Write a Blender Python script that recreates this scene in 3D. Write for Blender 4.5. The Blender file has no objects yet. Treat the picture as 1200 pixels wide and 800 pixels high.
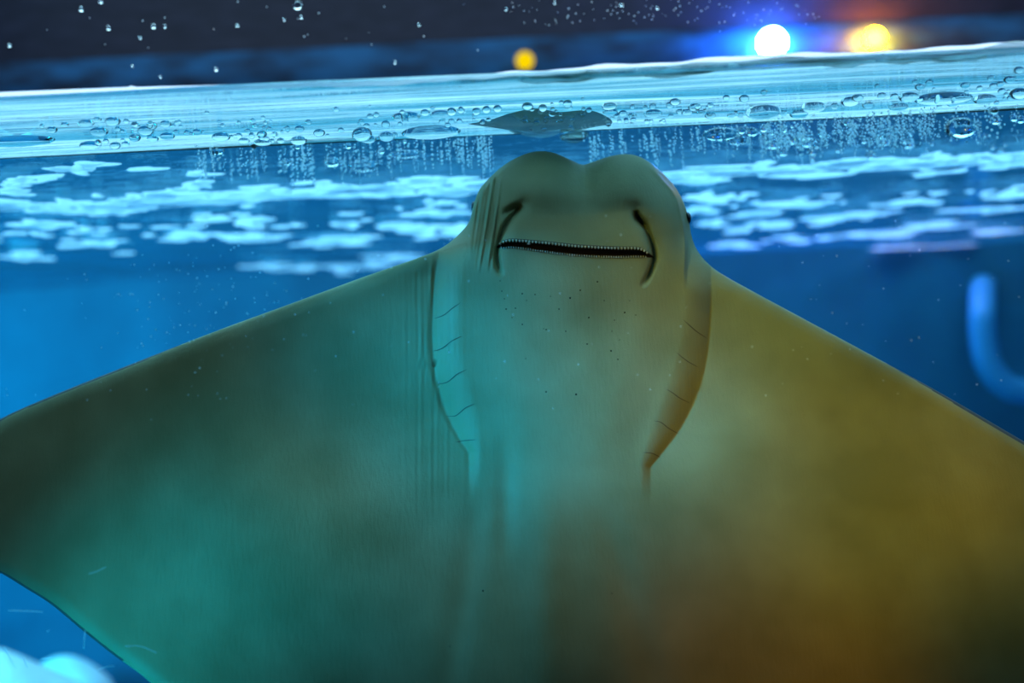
import bpy, math, random
import numpy as np
from mathutils import Matrix, Vector

random.seed(7)
rng = np.random.default_rng(11)
scene = bpy.context.scene
col = scene.collection

# ------------------------------------------------------------------ camera
D = 0.68                      # camera to inside face of the pane (m)
F = 1167.0                    # focal length in pixels of the 1200x800 frame
ROLL = math.radians(2.75)
HS = 0.184                    # water level above the camera
cam_data = bpy.data.cameras.new('camera')
cam_data.sensor_width = 36.0
cam_data.lens = 36.0 * F / 1200.0
cam_data.clip_start = 0.02
cam_data.clip_end = 50
cam_data.dof.use_dof = True
cam_data.dof.focus_distance = D + 0.125
cam_data.dof.aperture_fstop = 2.6
cam = bpy.data.objects.new('camera', cam_data)
col.objects.link(cam)
cam.matrix_world = (Matrix.Translation((0, -D, 0)) @ Matrix.Rotation(math.radians(90), 4, 'X')
                    @ Matrix.Rotation(-ROLL, 4, 'Z'))
scene.camera = cam
CR = np.array(cam.matrix_world.to_3x3().col[0])
CU = np.array(cam.matrix_world.to_3x3().col[1])
CF = -np.array(cam.matrix_world.to_3x3().col[2])
CO = np.array([0.0, -D, 0.0])

def pdir(x, y):
    x = np.asarray(x, float); y = np.asarray(y, float)
    return CF + CR * ((x - 600) / F)[..., None] + CU * ((400 - y) / F)[..., None]

def at_depth(x, y, Y):
    """point on the pixel's sight line at depth Y behind the pane"""
    d = pdir(x, y)
    return CO + d * ((np.asarray(Y) + D) / d[..., 1])[..., None]

def at_level(x, y, z=HS):
    """point where the sight line meets the horizontal plane z"""
    d = pdir(x, y)
    return CO + d * ((z - CO[2]) / d[..., 2])[..., None]

# ------------------------------------------------------------------ world, exposure, lamps
world = bpy.data.worlds.new('world')
scene.world = world
world.use_nodes = True
world.node_tree.nodes['Background'].inputs[0].default_value = (0.02, 0.05, 0.09, 1)
world.node_tree.nodes['Background'].inputs[1].default_value = 0.25
scene.view_settings.view_transform = 'Standard'
scene.view_settings.look = 'None'
scene.view_settings.gamma = 1.0
scene.view_settings.exposure = 0.0
scene.view_settings.use_curve_mapping = False
scene.cycles.use_denoising = True
scene.cycles.sample_clamp_indirect = 4.0
scene.cycles.max_bounces = 10
scene.cycles.transparent_max_bounces = 16
scene.cycles.caustics_reflective = False
scene.cycles.caustics_refractive = False

def look(o, target):
    o.rotation_euler = (Vector(target) - o.location).to_track_quat('-Z', 'Y').to_euler()

def area(name, loc, target, sx, sy, power, color):
    d = bpy.data.lights.new(name, 'AREA')
    d.shape = 'RECTANGLE'; d.size = sx; d.size_y = sy
    d.energy = power; d.color = color
    o = bpy.data.objects.new(name, d); col.objects.link(o)
    o.location = loc; look(o, target)
    return o

def spot(name, loc, target, angle, power, color, blend=1.0, radius=0.05):
    d = bpy.data.lights.new(name, 'SPOT')
    d.spot_size = math.radians(angle); d.spot_blend = blend
    d.shadow_soft_size = radius; d.energy = power; d.color = color
    o = bpy.data.objects.new(name, d); col.objects.link(o)
    o.location = loc; look(o, target)
    return o

def aim2(px, py, Y):
    return tuple(at_depth(np.array(float(px)), np.array(float(py)), Y))
# hood light over the tank (pale cyan daylight tubes)
area('hood_light', (0.0, 0.85, 1.2), (0.0, 0.85, 0.0), 3.0, 0.9, 74.0, (0.52, 0.82, 1.0))
# tube over the front lip
area('front_hood_light', (0.0, 0.16, 0.70), (0.0, 0.14, 0.0), 2.6, 0.10, 2.8, (0.40, 0.85, 1.0))
# deep blue side light in the water
area('side_light', (-1.5, 0.8, -0.2), (-0.4, 1.7, -0.25), 0.4, 0.4, 30.0, (0.0, 0.58, 1.0))
# unseen coloured spots added in front of the pane for patches on the belly
def aim(px, py):
    return tuple(at_depth(np.array(float(px)), np.array(float(py)), 0.08))
spot('added_soft', (-1.45, -1.2, 0.3), aim(480, 500), 27, 3.8, (0.95, 0.80, 0.10), radius=0.12)
spot('added_cyan', (-1.15, -0.70, 0.70), aim(545, 425), 9.5, 210.0, (0.0, 0.46, 1.0))
spot('added_cyan_wide', (-1.3, -0.8, 0.0), aim(520, 640), 11, 56.0, (0.0, 0.52, 1.0))
spot('added_cyan_low', (-1.1, -0.7, -0.75), aim(170, 740), 13, 88.0, (0.0, 0.58, 1.0))
spot('added_amber', (-1.0, -1.1, 0.85), aim(950, 440), 12, 58.0, (1.0, 0.95, 0.06))
spot('added_orange', (1.1, -1.1, -0.45), aim(870, 750), 9, 26.0, (1.0, 0.44, 0.0))
spot('added_orange_side', (1.5, -0.6, 0.1), aim(1110, 550), 10, 24.0, (1.0, 0.50, 0.0))
spot('added_gold_low', (0.9, -0.8, 0.85), aim(650, 650), 6, 15.0, (1.0, 0.80, 0.10))
spot('added_gold_wing', (-1.2, -1.0, 0.8), aim(405, 575), 5, 16.0, (1.0, 0.70, 0.10))
spot('added_gold', (1.35, -1.3, 0.4), aim(825, 400), 8, 20.0, (1.0, 0.52, 0.0))

# ------------------------------------------------------------------ materials
def mat(name):
    m = bpy.data.materials.new(name); m.use_nodes = True
    nt = m.node_tree; nt.nodes.clear()
    out = nt.nodes.new('ShaderNodeOutputMaterial')
    return m, nt, out

def N(nt, kind, **kw):
    n = nt.nodes.new(kind)
    for k, v in kw.items():
        if k in n.inputs: n.inputs[k].default_value = v
        else: setattr(n, k, v)
    return n

def noise_bump(nt, scale, strength, distance, stretch=(1, 1, 1), detail=4.0):
    tc = N(nt, 'ShaderNodeTexCoord'); mp = N(nt, 'ShaderNodeMapping')
    mp.inputs['Scale'].default_value = stretch
    nz = N(nt, 'ShaderNodeTexNoise'); nz.inputs['Scale'].default_value = scale; nz.inputs['Detail'].default_value = detail
    bp = N(nt, 'ShaderNodeBump'); bp.inputs['Strength'].default_value = strength; bp.inputs['Distance'].default_value = distance
    nt.links.new(tc.outputs['Object'], mp.inputs['Vector'])
    nt.links.new(mp.outputs[0], nz.inputs['Vector'])
    nt.links.new(nz.outputs['Fac'], bp.inputs['Height'])
    return nz, bp

def simple(name, color, rough=0.5, metallic=0.0, bump=None, spec=0.5, vary=None):
    m, nt, out = mat(name)
    p = N(nt, 'ShaderNodeBsdfPrincipled')
    p.inputs['Base Color'].default_value = (*color, 1); p.inputs['Roughness'].default_value = rough
    p.inputs['Metallic'].default_value = metallic; p.inputs['Specular IOR Level'].default_value = spec
    if bump:
        nz, bp = noise_bump(nt, *bump)
        nt.links.new(bp.outputs[0], p.inputs['Normal'])
        if vary:
            r = N(nt, 'ShaderNodeValToRGB')
            r.color_ramp.elements[0].position = 0.35; r.color_ramp.elements[1].position = 0.7
            r.color_ramp.elements[0].color = (*color, 1); r.color_ramp.elements[1].color = (*vary, 1)
            nt.links.new(nz.outputs['Fac'], r.inputs[0]); nt.links.new(r.outputs[0], p.inputs['Base Color'])
    nt.links.new(p.outputs[0], out.inputs[0])
    return m

def emit(name, color, strength):
    m, nt, out = mat(name)
    e = N(nt, 'ShaderNodeEmission'); e.inputs[0].default_value = (*color, 1); e.inputs[1].default_value = strength
    nt.links.new(e.outputs[0], out.inputs[0])
    return m

def m_pane():
    m, nt, out = mat('acrylic_pane')
    t = N(nt, 'ShaderNodeBsdfTransparent'); t.inputs[0].default_value = (0.97, 0.99, 1.0, 1)
    g = N(nt, 'ShaderNodeBsdfGlossy'); g.inputs['Roughness'].default_value = 0.03
    lw = N(nt, 'ShaderNodeLayerWeight'); lw.inputs[0].default_value = 0.5
    pw_ = N(nt, 'ShaderNodeMath', operation='POWER'); pw_.inputs[1].default_value = 5.0
    f = N(nt, 'ShaderNodeMath', operation='MULTIPLY_ADD'); f.inputs[1].default_value = 0.9; f.inputs[2].default_value = 0.012
    x = N(nt, 'ShaderNodeMixShader')
    nt.links.new(lw.outputs['Facing'], pw_.inputs[0]); nt.links.new(pw_.outputs[0], f.inputs[0])
    nt.links.new(f.outputs[0], x.inputs[0]); nt.links.new(t.outputs[0], x.inputs[1]); nt.links.new(g.outputs[0], x.inputs[2])
    nt.links.new(x.outputs[0], out.inputs[0])
    return m

def m_water(name, trans, glossy, through, clear, ior, bump, scale=None):
    """sheet of water lit from above: translucent + clear, mirror at grazing angles"""
    m, nt, out = mat(name)
    tl = N(nt, 'ShaderNodeBsdfTranslucent'); tl.inputs[0].default_value = (*trans, 1)
    tp = N(nt, 'ShaderNodeBsdfTransparent'); tp.inputs[0].default_value = (*through, 1)
    a = N(nt, 'ShaderNodeMixShader'); a.inputs[0].default_value = clear
    gl = N(nt, 'ShaderNodeBsdfGlossy'); gl.inputs[0].default_value = (*glossy, 1); gl.inputs['Roughness'].default_value = 0.03
    f = N(nt, 'ShaderNodeFresnel'); f.inputs['IOR'].default_value = ior
    x = N(nt, 'ShaderNodeMixShader')
    nz, bp = noise_bump(nt, *bump)
    if scale:                                            # light and dark reflection streaks painted into the sheet's colour
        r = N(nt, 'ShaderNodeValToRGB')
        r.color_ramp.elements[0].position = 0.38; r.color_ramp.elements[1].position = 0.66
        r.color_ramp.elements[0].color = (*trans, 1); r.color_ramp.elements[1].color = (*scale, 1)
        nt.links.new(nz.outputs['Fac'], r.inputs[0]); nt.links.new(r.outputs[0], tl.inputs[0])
    for n in (tl, gl, f): nt.links.new(bp.outputs[0], n.inputs['Normal'])
    nt.links.new(tl.outputs[0], a.inputs[1]); nt.links.new(tp.outputs[0], a.inputs[2])
    nt.links.new(f.outputs[0], x.inputs[0]); nt.links.new(a.outputs[0], x.inputs[1]); nt.links.new(gl.outputs[0], x.inputs[2])
    nt.links.new(x.outputs[0], out.inputs[0])
    return m

def m_translucent(name, color, t=0.6):
    m, nt, out = mat(name)
    d = N(nt, 'ShaderNodeBsdfDiffuse'); d.inputs[0].default_value = (*color, 1)
    tl = N(nt, 'ShaderNodeBsdfTranslucent'); tl.inputs[0].default_value = (*color, 1)
    x = N(nt, 'ShaderNodeMixShader'); x.inputs[0].default_value = t
    nt.links.new(d.outputs[0], x.inputs[1]); nt.links.new(tl.outputs[0], x.inputs[2]); nt.links.new(x.outputs[0], out.inputs[0])
    return m

def m_bubble():
    m, nt, out = mat('air_bubble')
    g = N(nt, 'ShaderNodeBsdfGlass'); g.inputs['IOR'].default_value = 1.45; g.inputs['Roughness'].default_value = 0.0
    g.inputs[0].default_value = (0.96, 1, 1, 1)
    nt.links.new(g.outputs[0], out.inputs[0])
    return m

def m_skin():
    m, nt, out = mat('ray_belly_skin')
    p = N(nt, 'ShaderNodeBsdfPrincipled'); p.inputs['Roughness'].default_value = 0.55; p.inputs['Specular IOR Level'].default_value = 0.25
    tc = N(nt, 'ShaderNodeTexCoord')
    mp = N(nt, 'ShaderNodeMapping'); mp.inputs['Scale'].default_value = (1, 1, 0.06)
    nz = N(nt, 'ShaderNodeTexNoise'); nz.inputs['Scale'].default_value = 420; nz.inputs['Detail'].default_value = 3
    fine = N(nt, 'ShaderNodeTexNoise'); fine.inputs['Scale'].default_value = 900; fine.inputs['Detail'].default_value = 2
    big = N(nt, 'ShaderNodeTexNoise'); big.inputs['Scale'].default_value = 14; big.inputs['Detail'].default_value = 3
    r = N(nt, 'ShaderNodeValToRGB')
    r.color_ramp.elements[0].position = 0.35; r.color_ramp.elements[1].position = 0.68
    r.color_ramp.elements[0].color = (0.25, 0.24, 0.11, 1); r.color_ramp.elements[1].color = (0.36, 0.35, 0.18, 1)
    b1 = N(nt, 'ShaderNodeBump'); b1.inputs['Strength'].default_value = 0.25; b1.inputs['Distance'].default_value = 0.0012
    b2 = N(nt, 'ShaderNodeBump'); b2.inputs['Strength'].default_value = 0.25; b2.inputs['Distance'].default_value = 0.0005
    L = nt.links.new
    L(tc.outputs['Object'], mp.inputs[0]); L(mp.outputs[0], nz.inputs['Vector'])
    L(tc.outputs['Object'], fine.inputs['Vector']); L(tc.outputs['Object'], big.inputs['Vector'])
    L(big.outputs['Fac'], r.inputs[0]); L(r.outputs[0], p.inputs['Base Color'])
    L(nz.outputs['Fac'], b1.inputs['Height']); L(fine.outputs['Fac'], b2.inputs['Height']); L(b1.outputs[0], b2.inputs['Normal'])
    L(b2.outputs[0], p.inputs['Normal']); L(p.outputs[0], out.inputs[0])
    return m

M = {}
M['pane'] = m_pane()
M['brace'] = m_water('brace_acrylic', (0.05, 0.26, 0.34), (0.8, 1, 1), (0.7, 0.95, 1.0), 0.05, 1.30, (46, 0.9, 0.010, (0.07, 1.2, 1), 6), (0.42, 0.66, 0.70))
M['water'] = m_water('water_surface', (0.005, 0.12, 0.24), (0.55, 0.9, 1.0), (0.45, 0.9, 1.0), 0.6, 1.33, (60, 0.35, 0.004, (0.5, 1, 1), 4))
M['film'] = m_water('waterline_film', (0.04, 0.045, 0.01), (0.5, 0.5, 0.38), (0.8, 0.95, 1.0), 0.1, 1.45, (55, 0.8, 0.006, (0.4, 1.5, 1.5), 4), (0.60, 0.72, 0.74))
M['meniscus'] = m_translucent('meniscus', (0.95, 0.92, 1.0), 0.75)
M['snout_reflection'] = m_water('reflection_water', (0.06, 0.09, 0.07), (0.8, 0.85, 0.8), (0.8, 0.95, 1.0), 0.1, 2.2, (120, 0.3, 0.002, (0.4, 1, 1), 3))
M['glint'] = m_translucent('glint', (0.80, 0.86, 0.90), 0.9)
M['micro'] = m_translucent('pale_bead', (0.95, 0.99, 1.0), 0.8)
M['bubble'] = m_bubble()
M['skin'] = m_skin()
M['back_skin'] = simple('ray_back_skin', (0.06, 0.045, 0.025), 0.5, bump=(300, 0.2, 0.001))
M['dark_mouth'] = simple('mouth_dark', (0.15, 0.085, 0.03), 0.7, spec=0.1)
M['crease'] = simple('crease_dark', (0.10, 0.075, 0.045), 0.7)
M['tooth'] = simple('tooth_pale', (0.62, 0.58, 0.45), 0.4)
M['eye'] = simple('eye_dark', (0.012, 0.010, 0.008), 0.12)
M['pool_paint'] = simple('pool_paint_blue', (0.004, 0.080, 0.15), 0.7, bump=(6, 0.3, 0.02), vary=(0.006, 0.115, 0.20))
M['upper_wall'] = simple('upper_wall_navy', (0.007, 0.0065, 0.013), 0.5, bump=(50, 0.25, 0.006, (0.3, 1, 1)), spec=0.08, vary=(0.013, 0.012, 0.023))
M['ledge'] = simple('ledge_blue', (0.010, 0.050, 0.115), 0.8, bump=(26, 0.5, 0.01, (0.35, 1, 1)), spec=0.1, vary=(0.007, 0.010, 0.020))
M['housing'] = simple('lamp_housing', (0.02, 0.02, 0.022), 0.4, 0.6)
M['glow_tube'] = simple('glow_tube_pale', (0.03, 0.22, 0.42), 0.6)
M['mound'] = simple('mound_pale', (0.62, 0.66, 0.66), 0.85, bump=(40, 0.4, 0.01))
M['sand'] = simple('tank_floor', (0.10, 0.30, 0.42), 0.9, bump=(30, 0.4, 0.01))

# ------------------------------------------------------------------ mesh helpers
def link(name, verts, faces, m, parent=None, smooth=True, origin=None):
    verts = np.asarray(verts, float)
    o_at = np.zeros(3) if origin is None else np.asarray(origin, float)
    me = bpy.data.meshes.new(name)
    me.from_pydata((verts - o_at).tolist(), [], faces if isinstance(faces, list) else faces.tolist())
    for mm in (m if isinstance(m, (list, tuple)) else [m]): me.materials.append(mm)
    if smooth: me.polygons.foreach_set('use_smooth', [True] * len(me.polygons))
    me.update()
    o = bpy.data.objects.new(name, me); col.objects.link(o)
    o.location = o_at
    if parent is not None:
        o.parent = parent
        o.matrix_parent_inverse = Matrix.Translation(-Vector(parent.location))
    return o

def tag(o, label=None, cat=None, group=None, kind=None):
    if label: o['label'] = label
    if cat: o['category'] = cat
    if group: o['group'] = group
    if kind: o['kind'] = kind
    return o

def box(x0, x1, y0, y1, z0, z1):
    v = [(x, y, z) for z in (z0, z1) for y in (y0, y1) for x in (x0, x1)]
    f = [(0, 2, 3, 1), (4, 5, 7, 6), (0, 1, 5, 4), (2, 6, 7, 3), (0, 4, 6, 2), (1, 3, 7, 5)]
    return v, f

def grid_faces(nu, nv, wrap=False):
    i = np.arange(nu - 1)[:, None] * nv; j = np.arange(nv if wrap else nv - 1)[None, :]
    j2 = (j + 1) % nv
    return np.stack([i + j, i + j2, i + nv + j2, i + nv + j], -1).reshape(-1, 4)

def sphere(nu=10, nv=16):
    th = np.linspace(0, math.pi, nu + 1)[1:-1]; ph = np.linspace(0, 2 * math.pi, nv, endpoint=False)
    v = [(0, 0, 1)] + [(math.sin(t) * math.cos(p), math.sin(t) * math.sin(p), math.cos(t)) for t in th for p in ph] + [(0, 0, -1)]
    f = [(0, 1 + k, 1 + (k + 1) % nv) for k in range(nv)]
    for r in range(len(th) - 1):
        for k in range(nv):
            a = 1 + r * nv + k; b = 1 + r * nv + (k + 1) % nv
            f.append((a, a + nv, b + nv, b))
    e = len(v) - 1; s = 1 + (len(th) - 1) * nv
    f += [(s + k, e, s + (k + 1) % nv) for k in range(nv)]
    return np.array(v), f

def tube(pts, radii, nv=10, cap=True):
    pts = np.asarray(pts, float); n = len(pts); V = []
    radii = np.broadcast_to(np.asarray(radii, float), (n,))
    tan = np.gradient(pts, axis=0); tan /= np.linalg.norm(tan, axis=1)[:, None]
    ref = np.array([0.0, 1.0, 0.0]) if abs(tan[0][1]) < 0.9 else np.array([1.0, 0, 0])
    for k in range(n):
        a = np.cross(tan[k], ref); a /= np.linalg.norm(a); b = np.cross(tan[k], a)
        for q in range(nv):
            t = 2 * math.pi * q / nv
            V.append(pts[k] + radii[k] * (math.cos(t) * a + math.sin(t) * b))
    f = grid_faces(n, nv, True).tolist()
    if cap: f += [list(range(nv))[::-1], list(range((n - 1) * nv, n * nv))]
    return np.array(V), f

def merge(parts):
    V = []; Fc = []; o = 0
    for v, f in parts:
        V.append(np.asarray(v)); Fc += [[a + o for a in q] for q in f]; o += len(v)
    return np.concatenate(V), Fc

def lathe(profile, nv=28, axis_loc=(0, 0, 0), axis=(0, -1, 0)):
    ax = Vector(axis).normalized(); u = ax.orthogonal().normalized(); w = ax.cross(u)
    V = []
    for r, h in profile:
        for q in range(nv):
            t = 2 * math.pi * q / nv
            V.append(np.array(axis_loc) + np.array(ax) * h + r * (math.cos(t) * np.array(u) + math.sin(t) * np.array(w)))
    f = grid_faces(len(profile), nv, True).tolist()
    f += [list(range(nv)), list(range((len(profile) - 1) * nv, len(profile) * nv))[::-1]]
    return np.array(V), f

def smooth_noise(x, y, seed, n=10, k0=1.0, k1=4.0, ang=None):
    """sum of random waves, about unit amplitude"""
    r = np.random.default_rng(seed); s = np.zeros_like(x)
    for _ in range(n):
        a = r.uniform(0, 2 * math.pi) if ang is None else r.normal(ang, 0.5)
        k = math.exp(r.uniform(math.log(k0), math.log(k1)))
        s = s + np.sin(k * (x * math.cos(a) + y * math.sin(a)) + r.uniform(0, 6.28)) / n ** 0.5
    return s

def cat_rom(pts, n):
    p = np.asarray(pts, float); m = len(p); out = []
    for i in range(m - 1):
        a = p[max(i - 1, 0)]; b = p[i]; c = p[i + 1]; d = p[min(i + 2, m - 1)]
        for t in np.linspace(0, 1, n, endpoint=False):
            out.append(0.5 * ((2 * b) + (c - a) * t + (2 * a - 5 * b + 4 * c - d) * t * t + (3 * b - a - 3 * c + d) * t ** 3))
    out.append(p[-1])
    return np.array(out)

def ss(a, b, x):
    t = np.clip((x - a) / (b - a), 0, 1)
    return t * t * (3 - 2 * t)

# ------------------------------------------------------------------ the setting: tank shell
XW, YB, ZF, ZT = 1.6, 1.72, -0.95, 1.25
def structure(name, vf, m, label, smooth=False):
    o = link(name, vf[0], vf[1], m, smooth=smooth)
    return tag(o, label, None, None, 'structure')
structure('floor', box(-XW, XW, 0, YB, ZF - 0.05, ZF), M['sand'], 'blue grey floor of the aquarium tank')
structure('wall_left', box(-XW - 0.05, -XW, 0, YB, ZF, ZT), M['pool_paint'], 'blue painted side wall of the tank beside the submerged lamp')
structure('wall_right', box(XW, XW + 0.05, 0, YB, ZF, ZT), M['pool_paint'], 'blue painted side wall of the tank beside the bent pale tube')
structure('wall_back', box(-XW, XW, YB, YB + 0.05, ZF, HS + 0.02), M['pool_paint'], 'blue painted back wall of the tank under water')
structure('wall_upper', box(-XW, XW, YB, YB + 0.05, HS + 0.02, ZT), M['upper_wall'], 'dark navy wall above the water behind the lamps')
pane = structure('window_1', box(-XW, XW, -0.03, 0.0, ZF, 0.75), M['pane'], 'clear acrylic viewing pane with spray drops and fine scratches')

# ledge on the back wall above the water
p0 = at_depth(np.array(600.), np.array(84.), YB)[2]; p1 = at_depth(np.array(600.), np.array(50.), YB)[2]
xs = np.linspace(-XW, XW, 160); prof = [(0.0, p1 + 0.01), (-0.010, p1), (-0.012, p0), (0.0, p0 - 0.02)]
V = [(x, YB + dy, z + (0.006 * math.sin(9 * x) + 0.004 * math.sin(23 * x + 1) if i >= 2 else 0)) for i, (dy, z) in enumerate(prof) for x in xs]
o = link('trim_1', V, grid_faces(4, len(xs)), M['ledge']); tag(o, 'mottled blue ledge along the dark wall above the water', None, None, 'structure')

# acrylic brace strip along the top of the pane, right at the water level
YBR = 0.196
nx, ny = 420, 40
X, Y = np.meshgrid(np.linspace(-XW, XW, nx), np.linspace(0.0, YBR, ny), indexing='ij')
Zu = HS + 0.0007 * smooth_noise(X * 0.25, Y, 3, 10, 30, 160)
Zu[:, -1] -= 0.0015; Zu[:, -2] -= 0.001
V = np.stack([X, Y, Zu], -1).reshape(-1, 3)
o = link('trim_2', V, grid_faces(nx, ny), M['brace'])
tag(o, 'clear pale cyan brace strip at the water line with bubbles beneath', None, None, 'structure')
v, f = tube(np.stack([np.linspace(-XW, XW, 60), np.full(60, YBR), np.full(60, HS - 0.001)], -1), 0.0012, 8)
o2 = link('brace_edge', v, f, M['crease'], parent=o)

# ------------------------------------------------------------------ water surface seen from below
nx, ny = 620, 330
yy = YBR + (YB - YBR) * np.linspace(0, 1, ny) ** 1.35
X, Y = np.meshgrid(np.linspace(-XW, XW, nx), yy, indexing='ij')
amp = 0.0012 + 0.0035 * ss(0.25, 0.9, Y)
Z = HS + 0.002 + amp * (0.8 * smooth_noise(X * 0.45, Y, 5, 12, 8, 26) + 0.35 * smooth_noise(X * 0.6, Y, 6, 14, 30, 90))
water = link('water_surface', np.stack([X, Y, Z], -1).reshape(-1, 3), grid_faces(nx, ny), M['water'])
tag(water, 'rippled blue underside of the water surface behind the bubbles', 'water', None, 'stuff')

# meniscus: film of water climbing the pane along the water line
wl = np.array([(-1300, 168), (-60, 111), (0, 108), (150, 102), (154, 100.5), (160, 102), (350, 97), (372, 95.5), (400, 97), (480, 93), (540, 88), (600, 84),
               (640, 83), (700, 76), (740, 75), (800, 72), (850, 66), (900, 65), (960, 61), (1000, 62), (1060, 60), (1090, 55), (1140, 53), (1200, 48), (1260, 45), (2500, -15)], float)
xs = np.linspace(-1300, 2500, 1400); ytop = np.interp(xs, wl[:, 0], wl[:, 1])
ytop += 0.6 * np.sin(xs / 17) * ss(380, 480, xs) + 0.5 * np.sin(xs / 9 + 1) * ss(380, 480, xs)
top = at_depth(xs, ytop, 0.0015)
rows = [top, top + np.array([0, 0.0015, -0.0006]), top + np.array([0, 0.004, -0.0022])]
low = top.copy(); low[:, 1] = 0.012; low[:, 2] = HS - 0.0005
rows.append(low)
V = np.stack(rows, 0).reshape(-1, 3)
men = link('meniscus', V, grid_faces(4, 1400), M['meniscus'], parent=water)

# wavelets of the film on the right, dark and white reflections in their colour
def wavelet(x0, x1, ya, yb, seed):
    n, k = 420, 14
    px, t = np.meshgrid(np.linspace(x0, x1, n), np.linspace(0, 1, k), indexing='ij')
    yl = np.interp(px, wl[:, 0], wl[:, 1]) + ya
    taper = ss(x0, x0 + 130, px) * (0.75 + 0.3 * smooth_noise(px / 45, px * 0, seed + 5, 8, 1.0, 4))
    P = at_depth(px, yl + (yb - ya) * t * np.maximum(taper, 0.03), 0.006 + 0.02 * t)
    P[..., 1] += 0.0035 * smooth_noise(px / 60, t * 2.0, seed, 8, 1.5, 6)
    P[..., 2] += 0.001 * smooth_noise(px / 40, t, seed + 1, 8, 1.5, 6)
    return P.reshape(-1, 3), grid_faces(n, k)
o = link('wave_film', *wavelet(540, 2300, 3, 21, 8), M['film'], parent=water)

# dark glossy patch added to stand for the snout's reflection in the surface
def snout_reflection(outline_px, name):
    q = cat_rom(outline_px + outline_px[:1], 8)[:-1]; c = q.mean(0); n = len(q); V = []
    for t in np.linspace(0.02, 1, 14):
        e = c + (q - c) * t
        P = at_level(e[:, 0], e[:, 1], HS - 0.0012)
        P[:, 2] = HS - 0.0006 - 0.006 * (1 - t * t) + 0.0012 * smooth_noise(e[:, 0] / 20, e[:, 1] / 6, 31, 8, 0.6, 2.5) * (1 - t ** 4)
        V.append(P)
    return link(name, np.concatenate(V), grid_faces(14, n, True), M['snout_reflection'], parent=water)
snout_reflection([(548, 146), (575, 141), (600, 133), (628, 128), (655, 132), (690, 130), (712, 138), (716, 146), (690, 150), (660, 156), (640, 162), (618, 161), (598, 154), (570, 150)], 'snout_reflection')
snout_reflection([(655, 160), (668, 156), (686, 155), (689, 160), (672, 164), (658, 164)], 'snout_reflection')

# ------------------------------------------------------------------ the ray
outline = [(685, 193), (698, 188.5), (715, 183), (733, 180.5), (748, 183), (763, 191), (778, 204), (791, 219), (801, 237), (807, 256), (810, 275), (816, 291),
           (828, 307), (846, 321), (880, 340), (930, 367), (1010, 410), (1100, 459), (1200, 517), (1300, 575), (1395, 632), (1425, 662), (1410, 690),
           (1350, 715), (1270, 760), (1200, 815), (1130, 890), (1060, 970), (980, 1040), (880, 1085), (760, 1105), (640, 1110), (520, 1090),
           (420, 1045), (330, 970), (255, 880), (180, 803), (130, 765), (95, 737), (60, 708), (30, 689), (0, 671), (-45, 652), (-85, 625),
           (-95, 595), (-75, 560), (-40, 520), (0, 491), (60, 464), (150, 428), (250, 389), (340, 356), (430, 323), (490, 302), (518, 290), (537, 275),
           (550, 259), (555, 240), (562, 222), (574, 208), (590, 194), (606, 184.5), (622, 178.5), (637, 177), (652, 180), (668, 187), (679, 192), (685, 193)]
OL = cat_rom(outline, 24)[:-1]
CX, CY = 668.0, 410.0

def seg_dist(px, py, poly, closed=False):
    """distance to a polyline and the parameter (0..1) of the nearest point"""
    poly = np.asarray(poly, float)
    if closed: poly = np.vstack([poly, poly[:1]])
    best = np.full(px.shape, 1e9); par = np.zeros(px.shape); L = np.r_[0, np.cumsum(np.linalg.norm(np.diff(poly, axis=0), axis=1))]
    for k in range(len(poly) - 1):
        a = poly[k]; d = poly[k + 1] - a; l2 = d @ d + 1e-9
        t = np.clip(((px - a[0]) * d[0] + (py - a[1]) * d[1]) / l2, 0, 1)
        dd = np.hypot(px - a[0] - t * d[0], py - a[1] - t * d[1])
        m = dd < best
        best = np.where(m, dd, best); par = np.where(m, (L[k] + t * math.sqrt(l2)) / L[-1], par)
    return best, par

# polar mesh around the chin, denser towards the middle and towards the head
oa = np.arctan2(OL[:, 1] - CY, OL[:, 0] - CX); oR = np.hypot(OL[:, 0] - CX, OL[:, 1] - CY)
idx = np.argsort(oa); oa = oa[idx]; oR = oR[idx]
NA = 1150
ang = np.linspace(-math.pi, math.pi, 4001)
dens = 1.0 + 1.1 * np.exp(-((ang + math.pi / 2) / 0.95) ** 2)
cdf = np.r_[0, np.cumsum((dens[1:] + dens[:-1]) / 2)]; cdf /= cdf[-1]
A = np.interp(np.arange(NA) / NA, cdf, ang)
RR = np.interp(A, np.r_[oa[-1] - 2 * math.pi, oa, oa[0] + 2 * math.pi], np.r_[oR[-1], oR, oR[0]])
NR = 330
T = np.linspace(0, 1, NR + 1)[1:]
pw = 1.0 + 0.45 * ss(250, 600, RR)
TT = T[:, None] ** pw[None, :]
PX = CX + TT * RR * np.cos(A); PY = CY + TT * RR * np.sin(A)

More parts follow.
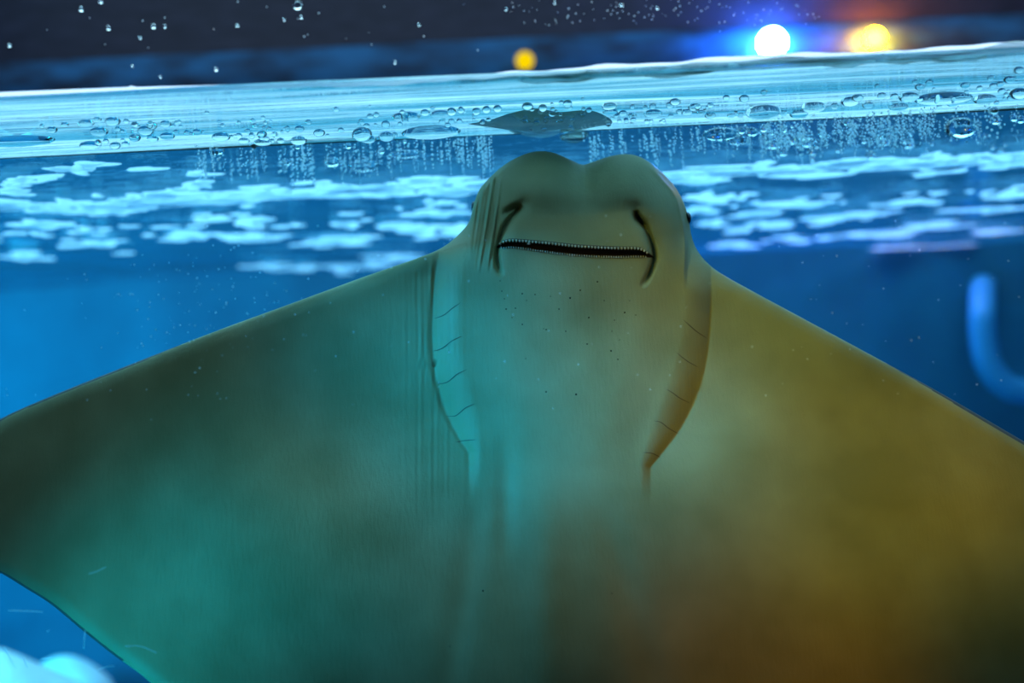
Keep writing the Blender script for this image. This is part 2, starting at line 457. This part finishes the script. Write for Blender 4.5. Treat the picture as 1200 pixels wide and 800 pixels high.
MOUTH_UP = cat_rom([(582, 289), (590, 283.5), (602, 281.5), (640, 284.5), (680, 288.5), (720, 290.5), (748, 291), (757, 295), (766, 301)], 8)
MOUTH_LO = cat_rom([(582, 290), (592, 291), (604, 290.5), (640, 295.5), (680, 300), (720, 301.5), (748, 301), (758, 301.5), (766, 302)], 8)
GRV_L = cat_rom([(613, 240), (604, 249), (595, 260), (588, 273), (583.5, 288), (582, 300), (584, 313), (589, 326)], 8)
GRV_R = cat_rom([(744, 245), (748, 257), (756, 265), (761, 277), (765, 291), (766, 303), (763, 316), (757, 328), (750, 338)], 8)
RIDGE_R = cat_rom([(758, 190), (775, 208), (790, 226), (797, 243), (802, 265), (804, 290), (803, 320)], 8)
RIDGE_L = cat_rom([(600, 191), (580, 207), (565, 226), (556, 246), (552, 275), (551, 310)], 8)
GILL_L = cat_rom([(520, 240), (514, 296), (510, 330), (507, 370), (507, 405), (512, 445), (522, 480), (538, 512), (550, 530)], 8)
GILL_L_IN = cat_rom([(550, 240), (545, 300), (541, 345), (541, 390), (546, 430), (556, 470), (563, 505), (564, 530)], 8)
GILL_R = cat_rom([(834, 240), (833, 318), (833, 350), (831, 390), (826, 430), (815, 465), (798, 500), (776, 530), (762, 546)], 8)
GILL_R_IN = cat_rom([(804, 240), (803, 330), (802, 365), (795, 405), (785, 440), (772, 475), (760, 510), (750, 540)], 8)

def interp_x(poly, y):
    o = np.argsort(poly[:, 1]); return np.interp(y, poly[o, 1], poly[o, 0])

def belly(px, py):
    """relief of the underside towards the viewer, in pixels (about 0.64 mm)"""
    d, _ = seg_dist(px, py, OL[::6], True)
    ax = np.interp(py, [180, 300, 400, 540, 800], [685, 673, 669, 657, 640])
    u = px - ax
    head = ss(345, 270, py) * ss(185, 130, np.abs(u))
    q = 1 - np.clip(d / 18.0, 0, 1); wing_roll = -11 * (1 - np.sqrt(np.clip(1 - q * q, 0, 1)))
    q = 1 - np.clip(d / 62.0, 0, 1); head_roll = -62 * (1 - np.sqrt(np.clip(1 - 0.985 * q * q, 0, 1)))
    h = wing_roll * (1 - head) + head_roll * head
    # wings sweep back a little towards the tips
    h = h - 70 * ss(250, 800, np.abs(u)) ** 1.3
    # the two lobes of the snout and the valley between them
    h = h + 11 * np.exp(-((px - 636) / 36) ** 2 - ((py - 212) / 40) ** 2) + 11 * np.exp(-((px - 738) / 36) ** 2 - ((py - 214) / 40) ** 2)
    h = h - 7 * np.exp(-((px - 686) / 13) ** 2) * ss(262, 200, py)
    # flap between the nostrils, hanging proud over the mouth
    upy = interp_x(MOUTH_UP[:, ::-1], px); loy = interp_x(MOUTH_LO[:, ::-1], px)
    inm = ss(576, 590, px) * ss(771, 757, px)
    h = h + 9 * inm * np.exp(-((py - upy) / 30) ** 2) * (py < upy) + 9 * inm * (py >= upy) * np.exp(-((py - upy) / 1.2) ** 2)
    h = h - 2.5 * np.exp(-((py - 246) / 14) ** 2) * ss(590, 640, px) * ss(765, 715, px)
    # mouth slit
    mid = (upy + loy) / 2; half = np.maximum((loy - upy) / 2, 0.3)
    h = h - 20 * inm * ss(1.0, 0.55, np.abs(py - mid) / (half + 0.4)) * ss(0.3, 2.5, half)
    # lower jaw
    h = h + 10 * np.exp(-((px - 674) / 70) ** 2) * np.exp(-((py - 330) / 38) ** 2)
    # nostril grooves
    for G, s in ((GRV_L, 1), (GRV_R, -1)):
        dg, tg = seg_dist(px, py, G)
        h = h - 15 * np.exp(-(dg / 3.0) ** 2) * ss(0, 0.08, tg) * ss(1.0, 0.8, tg) - 5 * np.exp(-(dg / 9) ** 2) * ss(1.0, 0.5, tg)
    for (nx_, ny_, sx_, sy_, a_) in ((600, 245.5, 10, 4.5, -0.55), (751, 259, 9, 4, 0.95)):
        c, s = math.cos(a_), math.sin(a_); X_ = (px - nx_) * c + (py - ny_) * s; Y_ = -(px - nx_) * s + (py - ny_) * c
        h = h - 13 * np.exp(-(X_ / sx_) ** 2 - (Y_ / sy_) ** 2)
        h = h + 5 * np.exp(-(X_ / (sx_ * .6)) ** 2 - ((Y_ - 3) / 2.2) ** 2)
    # pleats on the cheek
    lean = px + (py - 250) * 0.16
    pl = ss(553, 560, px) * ss(592, 581, px) * ss(192, 215, py) * ss(325, 285, py)
    h = h + pl * (1.5 * np.sin(lean * 2 * math.pi / 8.5) + 0.8 * np.sin(lean * 2 * math.pi / 5.1 + 1))
    # head ridges
    dr, tr = seg_dist(px, py, RIDGE_R); side = ss(-2, 3, px - interp_x(RIDGE_R, py))
    h = h + 3.5 * np.exp(-(dr / 3.5) ** 2) * ss(0, .1, tr) * ss(1, .7, tr) - 9 * side * ss(345, 300, py) * ss(190, 215, py)
    dr, tr = seg_dist(px, py, RIDGE_L)
    h = h + 3.0 * np.exp(-(dr / 3.5) ** 2) * ss(0, .1, tr) * ss(1, .8, tr)
    # body disc standing proud of the wings, gill flanks on both sides
    for G, GI, s in ((GILL_L, GILL_L_IN, -1), (GILL_R, GILL_R_IN, 1)):
        xo = interp_x(G, py); xi = interp_x(GI, py)
        e = np.clip((px - xo) * s, -400, 400)                     # beyond the outer edge
        w = (px - xi) * s / np.maximum((xo - xi) * s, 8.0)          # 0 inner edge .. 1 outer edge
        on = ss(270, 330, py) * ss(600, 470, py)
        flank = (-19 if s < 0 else -21) * np.clip(w, 0, 1) ** 1.7 - 5 * ss(-60, 0, (px - xi) * s)
        rise = (2.5 if s < 0 else 0.6) * ss(0, 6, e) + (14 if s < 0 else 15) * ss(0, 130, e)
        side = (px - ax) * s > 0
        h = h + np.where(side, on * (flank + rise), 0)
    # tucks of the gill slits: each slit's lower lip stands a little higher
    # soft swelling of the gut and the grooves beside it
    h = h + 16 * np.exp(-((u) / 120) ** 2) * ss(420, 700, py)
    h = h - 4 * np.exp(-((px - 592) / 13) ** 2 - ((py - 590) / 60) ** 2)
    h = h - 3 * np.exp(-((px - 720 - (py - 640) * 0.28) / 20) ** 2) * ss(560, 640, py) * ss(900, 800, py)
    h = h - 3 * np.exp(-((px - 552 + (py - 640) * 0.16) / 18) ** 2) * ss(540, 620, py) * ss(900, 800, py)
    h = h + 5 * np.exp(-((px - 640) / 26) ** 2) * ss(520, 640, py)
    # vertical pleats by the gills
    for x0, sg in ((492, 1), (515, 1)):
        h = h + 0.2 * (np.sin(px * 2 * math.pi / 6.3 + 0.6 * np.sin(py / 40)) + 0.8 * np.sin(px * 2 * math.pi / 9.7 + 2 + 0.4 * np.sin(py / 55))) * np.exp(-((px - x0) / 26) ** 2) * ss(290, 330, py) * ss(640, 520, py)
    h = h + 1.2 * smooth_noise(px / 100, py / 100, 21, 10, 1.5, 5)
    return h, d

def base_depth(px, py):
    return 0.052 + np.where(py < 800, (800 - py) / 620 * 0.088, -(py - 800) / 600 * 0.012)
MM = 0.00064
def on_ray(px, py, lift=0.0):
    px = np.asarray(px, float); py = np.asarray(py, float)
    h, d = belly(px, py)
    return at_depth(px, py, base_depth(px, py) - (h + lift) * MM)

H, DD = belly(PX, PY)
P = at_depth(PX, PY, base_depth(PX, PY) - H * MM)
cen = on_ray(np.array([CX]), np.array([CY]))
ventral = np.concatenate([cen, P.reshape(-1, 3)])
faces = [(0, 1 + (k + 1) % NA, 1 + k) for k in range(NA)]
g = (grid_faces(NR, NA, True) + 1)
faces += g.tolist()
nv_f = len(faces)
# back: rings going in from the rim with growing thickness
off = len(ventral); back = []
tb = [0.985, 0.95, 0.9, 0.82, 0.72, 0.6, 0.48, 0.36, 0.24, 0.12]
bands = []
for k, t in enumerate(tb):
    bx = CX + t * RR * np.cos(A); by = CY + t * RR * np.sin(A)
    hh, dd = belly(bx, by)
    thick = 4 + 95 * (1 - np.exp(-dd / 130)) + 60 * np.exp(-((bx - 665) / 150) ** 2) * (1 - np.exp(-dd / 60))
    back.append(at_depth(bx, by, base_depth(bx, by) + (thick - np.minimum(hh, 0)) * MM))
bc = at_depth(np.array([CX]), np.array([CY]), base_depth(np.array([CX]), np.array([CY])) + 190 * MM)
allv = np.concatenate([ventral] + back + [bc])
rim = 1 + (NR - 1) * NA
prev = rim
for k in range(len(tb)):
    cur = off + k * NA; j = np.arange(NA); j2 = (j + 1) % NA
    faces += np.stack([prev + j, prev + j2, cur + j2, cur + j], -1).tolist(); prev = cur
last = len(allv) - 1
faces += [(prev + k, prev + (k + 1) % NA, last) for k in range(NA)]
origin = allv.mean(0); origin[2] = allv[:, 2].min()
ray = link('cownose_ray', allv, faces, [M['skin'], M['back_skin']], origin=origin)
mi = np.zeros(len(faces), np.int32); mi[nv_f:] = 1
# the dark back shows as a thin rim along the trailing edge and the outer leading edges
rim_w = np.where((PY > 600) & (PX < 400), 4.0 * ss(190, 120, PX), 0) + np.where((PY > 395) & (PY < 560) & (PX < 240), 2.6 * ss(240, 140, PX), 0) \
      + np.where((PY > 400) & (PX > 1000), 4.0 * ss(1000, 1150, PX), 0)
fd = (DD < rim_w)[:-1]
mi[NA:NA + (NR - 1) * NA] = fd.reshape(-1)
ray.data.polygons.foreach_set('material_index', mi)
tag(ray, 'pale bellied ray with a wide smiling mouth gliding upright against the pane', 'ray')

def ray_part(name, v, f, m, label=None, kind=None, parent=None):
    o = link(name, v, f, m, parent=parent or ray)
    if label: o['label'] = label
    if kind: o['kind'] = kind
    return o

def ribbon(poly, width, lift=0.4):
    """thin raised line lying on the belly"""
    poly = np.asarray(poly, float); n = len(poly)
    t = np.gradient(poly, axis=0); t /= np.linalg.norm(t, axis=1)[:, None]
    nrm = np.stack([-t[:, 1], t[:, 0]], -1)
    w = width * np.sin(np.linspace(0.12, math.pi - 0.12, n)) ** 0.6
    rows = []
    for s, l in ((-1, -0.8), (-0.5, lift), (0.5, lift), (1, -0.8)):
        q = poly + nrm * (s * w)[:, None]
        rows.append(on_ray(q[:, 0], q[:, 1], l))
    return np.stack(rows, 0).reshape(-1, 3), grid_faces(4, n)

slits_l = [[(509, 373), (520, 369), (530, 361), (539, 355)], [(508, 411), (518, 408), (530, 399), (541, 394)], [(513, 450), (525, 447), (536, 438), (547, 433)],
           [(523, 487), (534, 487), (545, 478), (556, 473)], [(534, 518), (545, 516), (558, 515)]]
slits_r = [[(801, 375), (808, 381), (816, 388), (828, 396)], [(793, 413), (800, 419), (807, 424), (818, 430)], [(781, 456), (788, 460), (796, 466), (808, 472)],
           [(767, 493), (775, 495), (784, 502), (795, 508)], [(754, 530), (764, 531), (774, 536)]]
for s in slits_l + slits_r:
    ray_part('gill_slit', *ribbon(cat_rom(s, 8), 0.75), M['crease'])

# dark inside of the mouth
n = len(MOUTH_UP); rows = []
for k in np.linspace(0.04, 0.96, 6):
    q = MOUTH_UP * (1 - k) + MOUTH_LO * k
    rows.append(on_ray(q[:, 0], q[:, 1], 1.2))
mouth = ray_part('mouth', np.stack(rows, 0).reshape(-1, 3), grid_faces(6, n), M['dark_mouth'], 'dark slit of the open mouth')
def lip_teeth(poly, n, rx, ry, dy, lift):
    sv, sf = sphere(5, 8); parts = []
    s = np.r_[0, np.cumsum(np.linalg.norm(np.diff(poly, axis=0), axis=1))]; s /= s[-1]
    for t in np.linspace(0.03, 0.95, n):
        x = np.interp(t, s, poly[:, 0]); y = np.interp(t, s, poly[:, 1]) + dy
        c = on_ray(np.array([x]), np.array([y - dy]), lift)[0]; c2 = at_depth(np.array(x), np.array(y), c[1])
        parts.append((sv * np.array([rx, 1.4, ry]) * MM + c2, sf))
    return merge(parts)
for poly, nn, rx, ry, dy, lift, nm in ((MOUTH_UP, 46, 1.25, 1.7, 0.3, 2.5, 'upper_teeth'), (MOUTH_LO, 60, 0.7, 1.6, -0.5, 2.5, 'lower_teeth')):
    ray_part(nm, *lip_teeth(poly, nn, rx, ry, dy, lift), M['tooth'], 'fringe of tiny pale teeth', 'stuff', mouth)
ray_part('gum_line', *ribbon(MOUTH_UP[6:-14] + np.array([0, -1.7]), 0.7, 0.6), M['crease'], None, None, mouth)

# eyes on the sides of the head
sv, sf = sphere(10, 16)
for (ex, ey, dpt) in ((805.5, 256, 62), (556, 243, 66)):
    c = at_depth(np.array(ex), np.array(ey), base_depth(np.array(ex), np.array(ey)) + dpt * MM)
    v = sv * np.array([5.0, 11.0, 8.5]) * MM + c
    ray_part('eye', v, sf, M['eye'], 'dark bulging eye')
# pores on the chin
spots = [(588, 341), (591, 350), (593, 362), (600, 372), (612, 380), (604, 361), (617, 352), (640, 386), (637, 385), (688, 403), (720, 375), (717, 388), (724, 421),
         (716, 411), (726, 398), (745, 369), (640, 459), (675, 462), (700, 330), (655, 362), (668, 349), (616, 420), (566, 692), (527, 757), (717, 695), (586, 329),
         (627, 345), (732, 366), (708, 352), (690, 372), (612, 344), (663, 388), (680, 340), (645, 347), (738, 352)]
sv5, sf5 = sphere(4, 7)
parts = []
for x, y in spots:
    c = on_ray(np.array([x]), np.array([y]), 0.1)[0]
    r = random.uniform(0.6, 1.15)
    parts.append((sv5 * np.array([r, 0.5, r]) * MM + c, sf5))
ray_part('skin_pores', *merge(parts), M['eye'], 'tiny dark pores on the pale belly', 'stuff')

# ------------------------------------------------------------------ lamps above the water
def lamp(name, px, py, radius, lens_mat, label, standoff=0.036):
    c = at_depth(np.array(float(px)), np.array(float(py)), YB - standoff)
    root = bpy.data.objects.new(name, None); col.objects.link(root); root.location = c
    tag(root, label, 'lamp', 'lamps on the dark wall')
    link('wall_plate', *lathe([(radius * 0.9, -standoff - 0.004), (radius * 0.9, -standoff + 0.006), (radius * 0.5, -standoff + 0.010)], 24, c), M['housing'], parent=root)
    link('stem', *lathe([(radius * 0.30, -standoff), (radius * 0.30, -radius * 0.8)], 16, c), M['housing'], parent=root)
    v, f = sphere(14, 24)
    link('globe', v * radius + c, f, lens_mat, parent=root)
    return root
lamp('wall_lamp', 905, 50, 0.030, emit('globe_blue_white', (0.05, 0.22, 1.0), 1500.0), 'blazing blue white globe lamp on the dark wall beside the amber lamp')
lamp('wall_lamp', 1025, 45, 0.021, emit('globe_amber', (1.0, 0.22, 0.0005), 1250.0), 'glowing amber globe lamp on the dark wall beside the blue white lamp')
lamp('wall_lamp', 615, 71, 0.021, emit('globe_yellow', (1.0, 0.66, 0.0), 1.1), 'small round yellow globe lamp low on the dark wall')

# pale mounds and an unseen spot, added for blurred reflections low on the left
def glow_mound(px, py, Y, rx, ry, rz, seed, label):
    c = at_depth(np.array(float(px)), np.array(float(py)), Y)
    v, f = sphere(28, 44)
    n_ = 1 + 0.09 * smooth_noise(v[:, 0] * 2 + v[:, 2], v[:, 1] * 2 - v[:, 2], seed, 8, 1, 3)
    v = v * n_[:, None] * np.array([rx, ry, rz]) + c
    o = link('glow_mound', v, f, M['mound'], origin=(c[0], c[1], c[2] - rz)); tag(o, label, 'mound')
    return o
glow_mound(-5, 925, 1.2, 0.26, 0.15, 0.25, 4, 'broad pale mound standing for a bright reflection below the wing')
glow_mound(80, 838, 1.55, 0.12, 0.09, 0.13, 9, 'small pale mound behind the broad one, standing for a reflection')
spot('added_mound_spot', (-1.05, 0.75, -0.05), aim2(0, 800, 1.25), 50, 20.0, (0.12, 0.75, 1.0), radius=0.06)  # unseen lamp added to brighten the mounds

# bent tube added for the blurred glow reflected on the right
pp = cat_rom([(1152, 330), (1151, 360), (1152, 395), (1158, 425), (1174, 448), (1200, 459), (1260, 463), (1330, 463)], 10)
P = at_depth(pp[:, 0], pp[:, 1], 1.60 + 0.13 * ss(14, 0, np.arange(len(pp))))
o = link('reflected_glow', *tube(P, 0.030, 16), M['glow_tube'], origin=P[0]); tag(o, 'pale blue bent tube standing for a reflected glow', 'glow_tube')

# ------------------------------------------------------------------ pale sheets added for bright ripple reflections on the far surface
sv6, sf6 = sphere(6, 22)
sf6 = [q for q in sf6 if sv6[list(q)][:, 2].mean() < 0.05]   # lower half: an open dome
parts = []
def patch(x, y, w, h):
    c = at_level(np.array(float(x)), np.array(float(y)), HS - 0.004)
    dist = c[1] + D; el = HS / dist
    rx_ = w / 2 * dist / F; ry_ = max(h / 2 * dist / F / el, 0.01)
    ry_ = min(ry_, 0.12)
    ph = np.arctan2(sv6[:, 1], sv6[:, 0]); k1 = random.uniform(0, 6.28); k2 = random.uniform(0, 6.28)
    lob = 1 + 0.22 * np.sin(2 * ph + k1) + 0.2 * np.sin(3 * ph + k2) + 0.12 * np.sin(5 * ph + k1 - k2)
    parts.append((sv6 * np.array([rx_, ry_, 0.002]) * np.stack([lob, lob, np.ones_like(lob)], -1) + c, sf6))
blot = [(300, 260, 30, 14), (60, 262, 70, 12), (210, 275, 80, 14), (120, 286, 50, 9), (20, 302, 40, 12), (420, 280, 70, 13), (460, 262, 40, 8), (400, 262, 30, 8), (330, 312, 60, 13), (425, 313, 60, 11),
        (500, 268, 60, 14), (470, 300, 50, 9), (530, 272, 40, 12), (240, 255, 40, 7), (510, 250, 40, 8), (300, 278, 70, 9), (370, 285, 40, 6), (520, 238, 40, 8),
        (830, 232, 40, 10), (812, 245, 40, 12), (880, 250, 60, 10), (860, 285, 34, 9), (835, 262, 30, 9), (900, 262, 40, 9), (965, 255, 50, 10), (940, 240, 60, 9), (1010, 252, 40, 8), (1020, 275, 60, 8),
        (1100, 262, 70, 9), (1120, 290, 90, 10), (1160, 245, 60, 10), (1060, 238, 50, 8), (1185, 230, 50, 9), (980, 277, 40, 7), (925, 280, 40, 7), (1180, 272, 50, 8), (870, 270, 30, 6), (1050, 290, 60, 8)]
for (bx_, by_, bw_, bh_) in blot:
    for _ in range(7):
        patch(bx_ + random.gauss(0, bw_ * .28), by_ + random.gauss(0, bh_ * .22), bw_ * random.uniform(.3, .9), bh_ * random.uniform(.2, .4))
# broken white band across the surface
for k in range(330):
    x = random.uniform(-60, 1260)
    y = 234 - 0.048 * (x - 200) + random.gauss(0, 4.5) + 3 * math.sin(x / 90)
    patch(x, y, random.uniform(14, 70), random.uniform(2, 6))
for k in range(90):
    x = random.uniform(-40, 1240)
    y = 266 - 0.045 * (x - 200) + random.uniform(-14, 40) * random.random()
    patch(x, y, random.uniform(8, 30), random.uniform(1.2, 2.5))
# outline of a slick on the left
for k in range(46):
    t = random.uniform(0, 2 * math.pi)
    if 0.1 < t < 1.2 or t > 2.6:
        patch(125 + random.gauss(112, 4) * math.cos(t), 214 + random.gauss(19, 3) * math.sin(t) - 6 * math.cos(t), random.uniform(14, 44), random.uniform(0.8, 2.0))
for k in range(16):
    patch(150 + 6 * k, 236 - 1.4 * k + random.gauss(0, 1), random.uniform(14, 26), random.uniform(3, 5))
o = link('surface_glints', *merge(parts), M['glint']); tag(o, 'blurred pale sheets standing for ripple reflections on the far water surface', 'glint', None, 'stuff')

# ------------------------------------------------------------------ bubbles under the brace and the near surface
B = [(61, 151, 13, 8), (76, 146, 9, 6), (101, 143, 19, 9), (114, 140, 10, 6), (132, 140, 19, 11), (116, 152, 22, 11), (124, 165, 7, 7), (135, 169, 13, 9), (147, 168, 9, 7), (115, 166, 8, 7),
     (148, 142, 7, 6), (158, 145, 8, 7), (171, 150, 20, 12), (178, 146, 13, 9), (194, 144, 14, 8), (158, 160, 14, 9), (179, 162, 14, 7), (196, 158, 18, 9), (144, 154, 6, 5), (49, 148, 5, 6), (203, 148, 5, 5),
     (210, 143, 5, 5), (219, 155, 7, 7), (231, 154, 11, 8), (238, 155, 4, 4), (259, 158, 22, 11), (261, 147, 6, 5), (280, 144, 5, 5), (299, 147, 7, 6), (311, 144, 5, 5), (307, 156, 12, 8), (316, 151, 7, 6),
     (308, 165, 22, 9), (322, 157, 8, 7), (286, 164, 14, 7), (295, 158, 7, 8), (337, 150, 6, 8), (351, 150, 11, 8), (374, 154, 14, 9), (350, 162, 20, 11), (384, 159, 5, 5), (394, 128, 7, 6), (254, 175, 19, 9),
     (336, 189, 11, 7), (329, 164, 9, 7), (389, 187, 20, 11), (434, 136, 9, 6), (441, 134, 7, 7), (424, 152, 24, 18), (432, 161, 18, 10), (452, 144, 10, 9), (453, 157, 20, 12), (476, 134, 34, 12), (498, 131, 11, 8),
     (516, 132, 24, 10), (529, 129, 11, 10), (540, 128, 8, 9), (558, 129, 10, 9), (570, 127, 10, 9), (583, 126, 10, 9), (505, 150, 70, 17), (475, 178, 34, 10), (426, 190, 36, 14), (446, 175, 10, 8), (408, 170, 8, 7),
     (618, 123, 13, 10), (636, 125, 10, 9), (665, 120, 11, 9), (647, 130, 9, 8), (683, 117, 4, 4), (714, 123, 18, 9), (715, 130, 18, 8), (730, 132, 10, 7), (722, 136, 6, 6), (726, 142, 6, 5), (734, 141, 6, 7), (742, 140, 7, 6),
     (741, 125, 6, 6), (756, 126, 6, 6), (765, 124, 8, 7), (765, 131, 22, 10), (791, 118, 13, 9), (785, 122, 9, 8), (758, 142, 7, 6), (763, 142, 5, 5), (798, 130, 12, 7), (672, 159, 30, 9), (778, 141, 4, 4),
     (814, 124, 16, 9), (805, 130, 14, 8), (821, 131, 9, 7), (832, 134, 13, 8), (857, 135, 10, 6), (851, 114, 8, 7), (872, 114, 12, 9), (895, 108, 7, 7), (894, 126, 42, 18), (918, 131, 9, 8), (936, 131, 22, 11), (953, 122, 29, 14),
     (996, 116, 22, 12), (978, 123, 9, 8), (844, 152, 42, 16), (869, 151, 9, 9), (881, 152, 16, 11), (865, 162, 28, 10), (895, 148, 10, 10), (895, 156, 8, 7), (918, 149, 10, 9), (907, 166, 22, 11), (918, 176, 11, 9), (929, 164, 12, 8),
     (945, 167, 13, 8), (940, 158, 14, 9), (952, 176, 12, 9), (964, 155, 10, 8), (992, 140, 12, 11), (1005, 113, 14, 9), (1017, 122, 14, 8), (1033, 111, 10, 8), (1028, 101, 6, 6), (1048, 112, 9, 8), (1078, 101, 12, 8),
     (1089, 96, 9, 8), (1072, 96, 6, 6), (1065, 111, 24, 12), (1105, 111, 70, 16), (1053, 124, 24, 9), (1131, 99, 11, 8), (1154, 113, 27, 13), (1148, 103, 7, 6), (1161, 91, 8, 7), (1183, 92, 14, 9), (1172, 98, 8, 7), (1174, 106, 9, 7),
     (1164, 100, 9, 7), (1194, 81, 12, 9), (1194, 106, 22, 14), (1116, 120, 14, 8), (1125, 141, 38, 25), (1166, 139, 15, 10), (1165, 128, 10, 9), (1188, 136, 10, 9), (1196, 138, 11, 9), (1036, 164, 20, 9), (1065, 167, 18, 9), (1021, 180, 14, 9),
     (20, 162, 90, 14), (106, 168, 26, 10), (156, 105, 6, 5), (374, 100, 7, 6)]
def dark_line(x): return np.interp(x, [0, 200, 400, 720, 800, 1000, 1200], [174, 172, 164, 149, 146, 131, 117])
# small stragglers around the clusters
cl = [(170, 152, 40, 12, 16), (305, 155, 40, 12, 22), (450, 150, 30, 14, 14), (550, 140, 50, 8, 16), (650, 133, 26, 10, 26), (740, 138, 30, 6, 14), (850, 128, 30, 8, 10), (960, 165, 50, 14, 22), (1060, 160, 60, 10, 16),
      (1120, 112, 60, 7, 16), (1175, 180, 20, 10, 8)]
for (x, y, sx_, sy_, n_) in cl:
    for _ in range(n_):
        w = random.uniform(3.5, 7.5)
        B.append((random.gauss(x, sx_ * .7), random.gauss(y - 0.05 * 0, sy_ * .7), w, w * random.uniform(.75, .95)))
bm = bpy.data.meshes.new('air_bubble'); v, f = sphere(12, 20)
bm.from_pydata(v.tolist(), [], f); bm.materials.append(M['bubble']); bm.polygons.foreach_set('use_smooth', [True] * len(bm.polygons))
for (x, y, w, h) in B:
    c = at_level(np.array(float(x)), np.array(float(y)), HS - 0.002)
    if not (0.008 < c[1] < 0.6): continue
    dist = c[1] + D; el = HS / dist
    r = w / 2 * dist / F
    hv = h / 2 * dist / F
    ry_ = min(r * 0.9, max(hv * 1.2, 0.0015)) if w < 12 else min(r * 0.6, hv * 1.5)
    rz = math.sqrt(max(hv * hv - (ry_ * el) ** 2, (0.7 * hv) ** 2))
    o = bpy.data.objects.new('air_bubble', bm); col.objects.link(o)
    o.location = (c[0], c[1], HS - rz * 0.92 - 0.0002); o.scale = (r, ry_, rz)
    if 585 < x < 705 and 120 < y < 163: o.location.z -= 0.0058 * (1 - min(1, math.hypot((x - 640) / 75, (y - 145) / 17)) ** 2)
    place = 'under the brace' if y < dark_line(x) else 'behind the brace edge'
    where = ('over the teal lit wing' if x < 420 else 'between teal lit wing and snout' if x < 560 else 'above the snout' if x < 760
             else 'between snout and blue white lamp' if x < 850 else 'below the blue white lamp' if x < 960 else 'below the amber lamp' if x < 1075 else 'beyond the amber lamp')
    size = 'long flat air pocket' if w >= 60 else 'flattened oval air bubble' if w >= 18 else 'round medium air bubble' if w >= 8 else 'tiny round air bubble'
    tag(o, '%s %s %s' % (size, place, where), 'bubble', '%ss %s %s' % (size, place, where))

# columns of tiny beads added for the reflected streaks behind the brace
sv4, sf4 = sphere(3, 6); parts = []
for k in range(420):
    x = random.choice([random.uniform(230, 580), random.uniform(680, 1210), random.uniform(890, 1110)])
    yc = dark_line(x) + random.uniform(0, 22)
    base = at_level(np.array(x), np.array(yc), HS)
    z = HS - 0.0012; r = random.uniform(0.0005, 0.0012); xj = base[0]; deep = random.uniform(0.006, 0.030)
    while z > HS - deep:
        parts.append((sv4 * r + np.array([xj + random.gauss(0, .00025), base[1] + random.gauss(0, .003), z]), sf4))
        z -= r * random.uniform(1.9, 3.6); r = max(0.0003, min(0.0014, r * random.uniform(0.75, 1.28)))
o = link('reflection_streaks', *merge(parts), M['micro']); tag(o, 'fine columns of tiny beads standing for reflected streaks below the surface', 'bubbles', None, 'stuff')

# specks drifting in the water
parts = []
for k in range(260):
    x, y = (random.gauss(240, 60), random.gauss(355, 40)) if k < 120 else (random.uniform(0, 1200), random.uniform(250, 480))
    c = at_depth(np.array(x), np.array(y), random.uniform(0.006, 0.03)); r = random.uniform(0.0002, 0.0006)
    parts.append((sv4 * r + c, sf4))
o = link('floating_specks', *merge(parts), M['micro']); tag(o, 'pale specks drifting in the blue water', 'specks', None, 'stuff')

# ------------------------------------------------------------------ spray on the pane above the water line
drops = [(95, 11, 6, 9), (118, 2, 6, 5), (180, 31, 7, 8), (193, 31, 4, 6), (164, 44, 5, 4), (127, 33, 5, 7), (349, 7, 13, 14), (353, 20, 4, 5), (278, 30, 6, 4), (253, 81, 5, 6), (188, 90, 4, 4), (155, 77, 3, 3), (11, 53, 5, 5),
         (333, 23, 4, 4), (491, 29, 4, 4), (463, 73, 4, 5), (728, 6, 8, 4), (770, 9, 4, 6), (593, 11, 5, 4), (650, 3, 4, 4)]
for (x, y, w, h) in drops:
    c = at_depth(np.array(float(x)), np.array(float(y)), 0.0015)
    o = bpy.data.objects.new('water_drop', bm); col.objects.link(o)
    o.location = c; o.scale = (w / 2 * MM * .75, 0.0015, h / 2 * MM * .75)
    o.rotation_euler = (0, random.uniform(-.4, .4), 0)
    tag(o, 'clear drop of spray on the pane above the water line', 'drop', 'drops on the pane')
parts = []
for k in range(135):
    x, y = (random.uniform(590, 960), random.gauss(14, 10)) if k < 115 else (random.uniform(0, 600), random.uniform(0, 60))
    c = at_depth(np.array(x), np.array(y), 0.001); r = random.uniform(0.0002, 0.0006)
    parts.append((sv4 * np.array([r, r * .6, r]) + c, sf4))
o = link('fine_spray', *merge(parts), M['micro']); tag(o, 'fine glinting spray high on the pane near the blue lamp', 'spray', None, 'stuff')
# scratches
for s in ([(10, 715), (40, 716), (50, 717)], [(113, 786), (124, 781), (134, 780)], [(5, 758), (12, 772), (18, 782)], [(28, 770), (30, 778), (33, 783)], [(48, 772), (60, 771)], [(98, 760), (99, 745), (100, 738)],
          [(104, 672), (114, 669), (124, 664)], [(55, 740), (58, 738)], [(147, 757), (165, 757), (184, 765)]):
    q = cat_rom(s, 6); P = at_depth(q[:, 0], q[:, 1], 0.0003)
    link('scratch', *tube(P, 0.0002, 5), M['micro'], parent=pane)
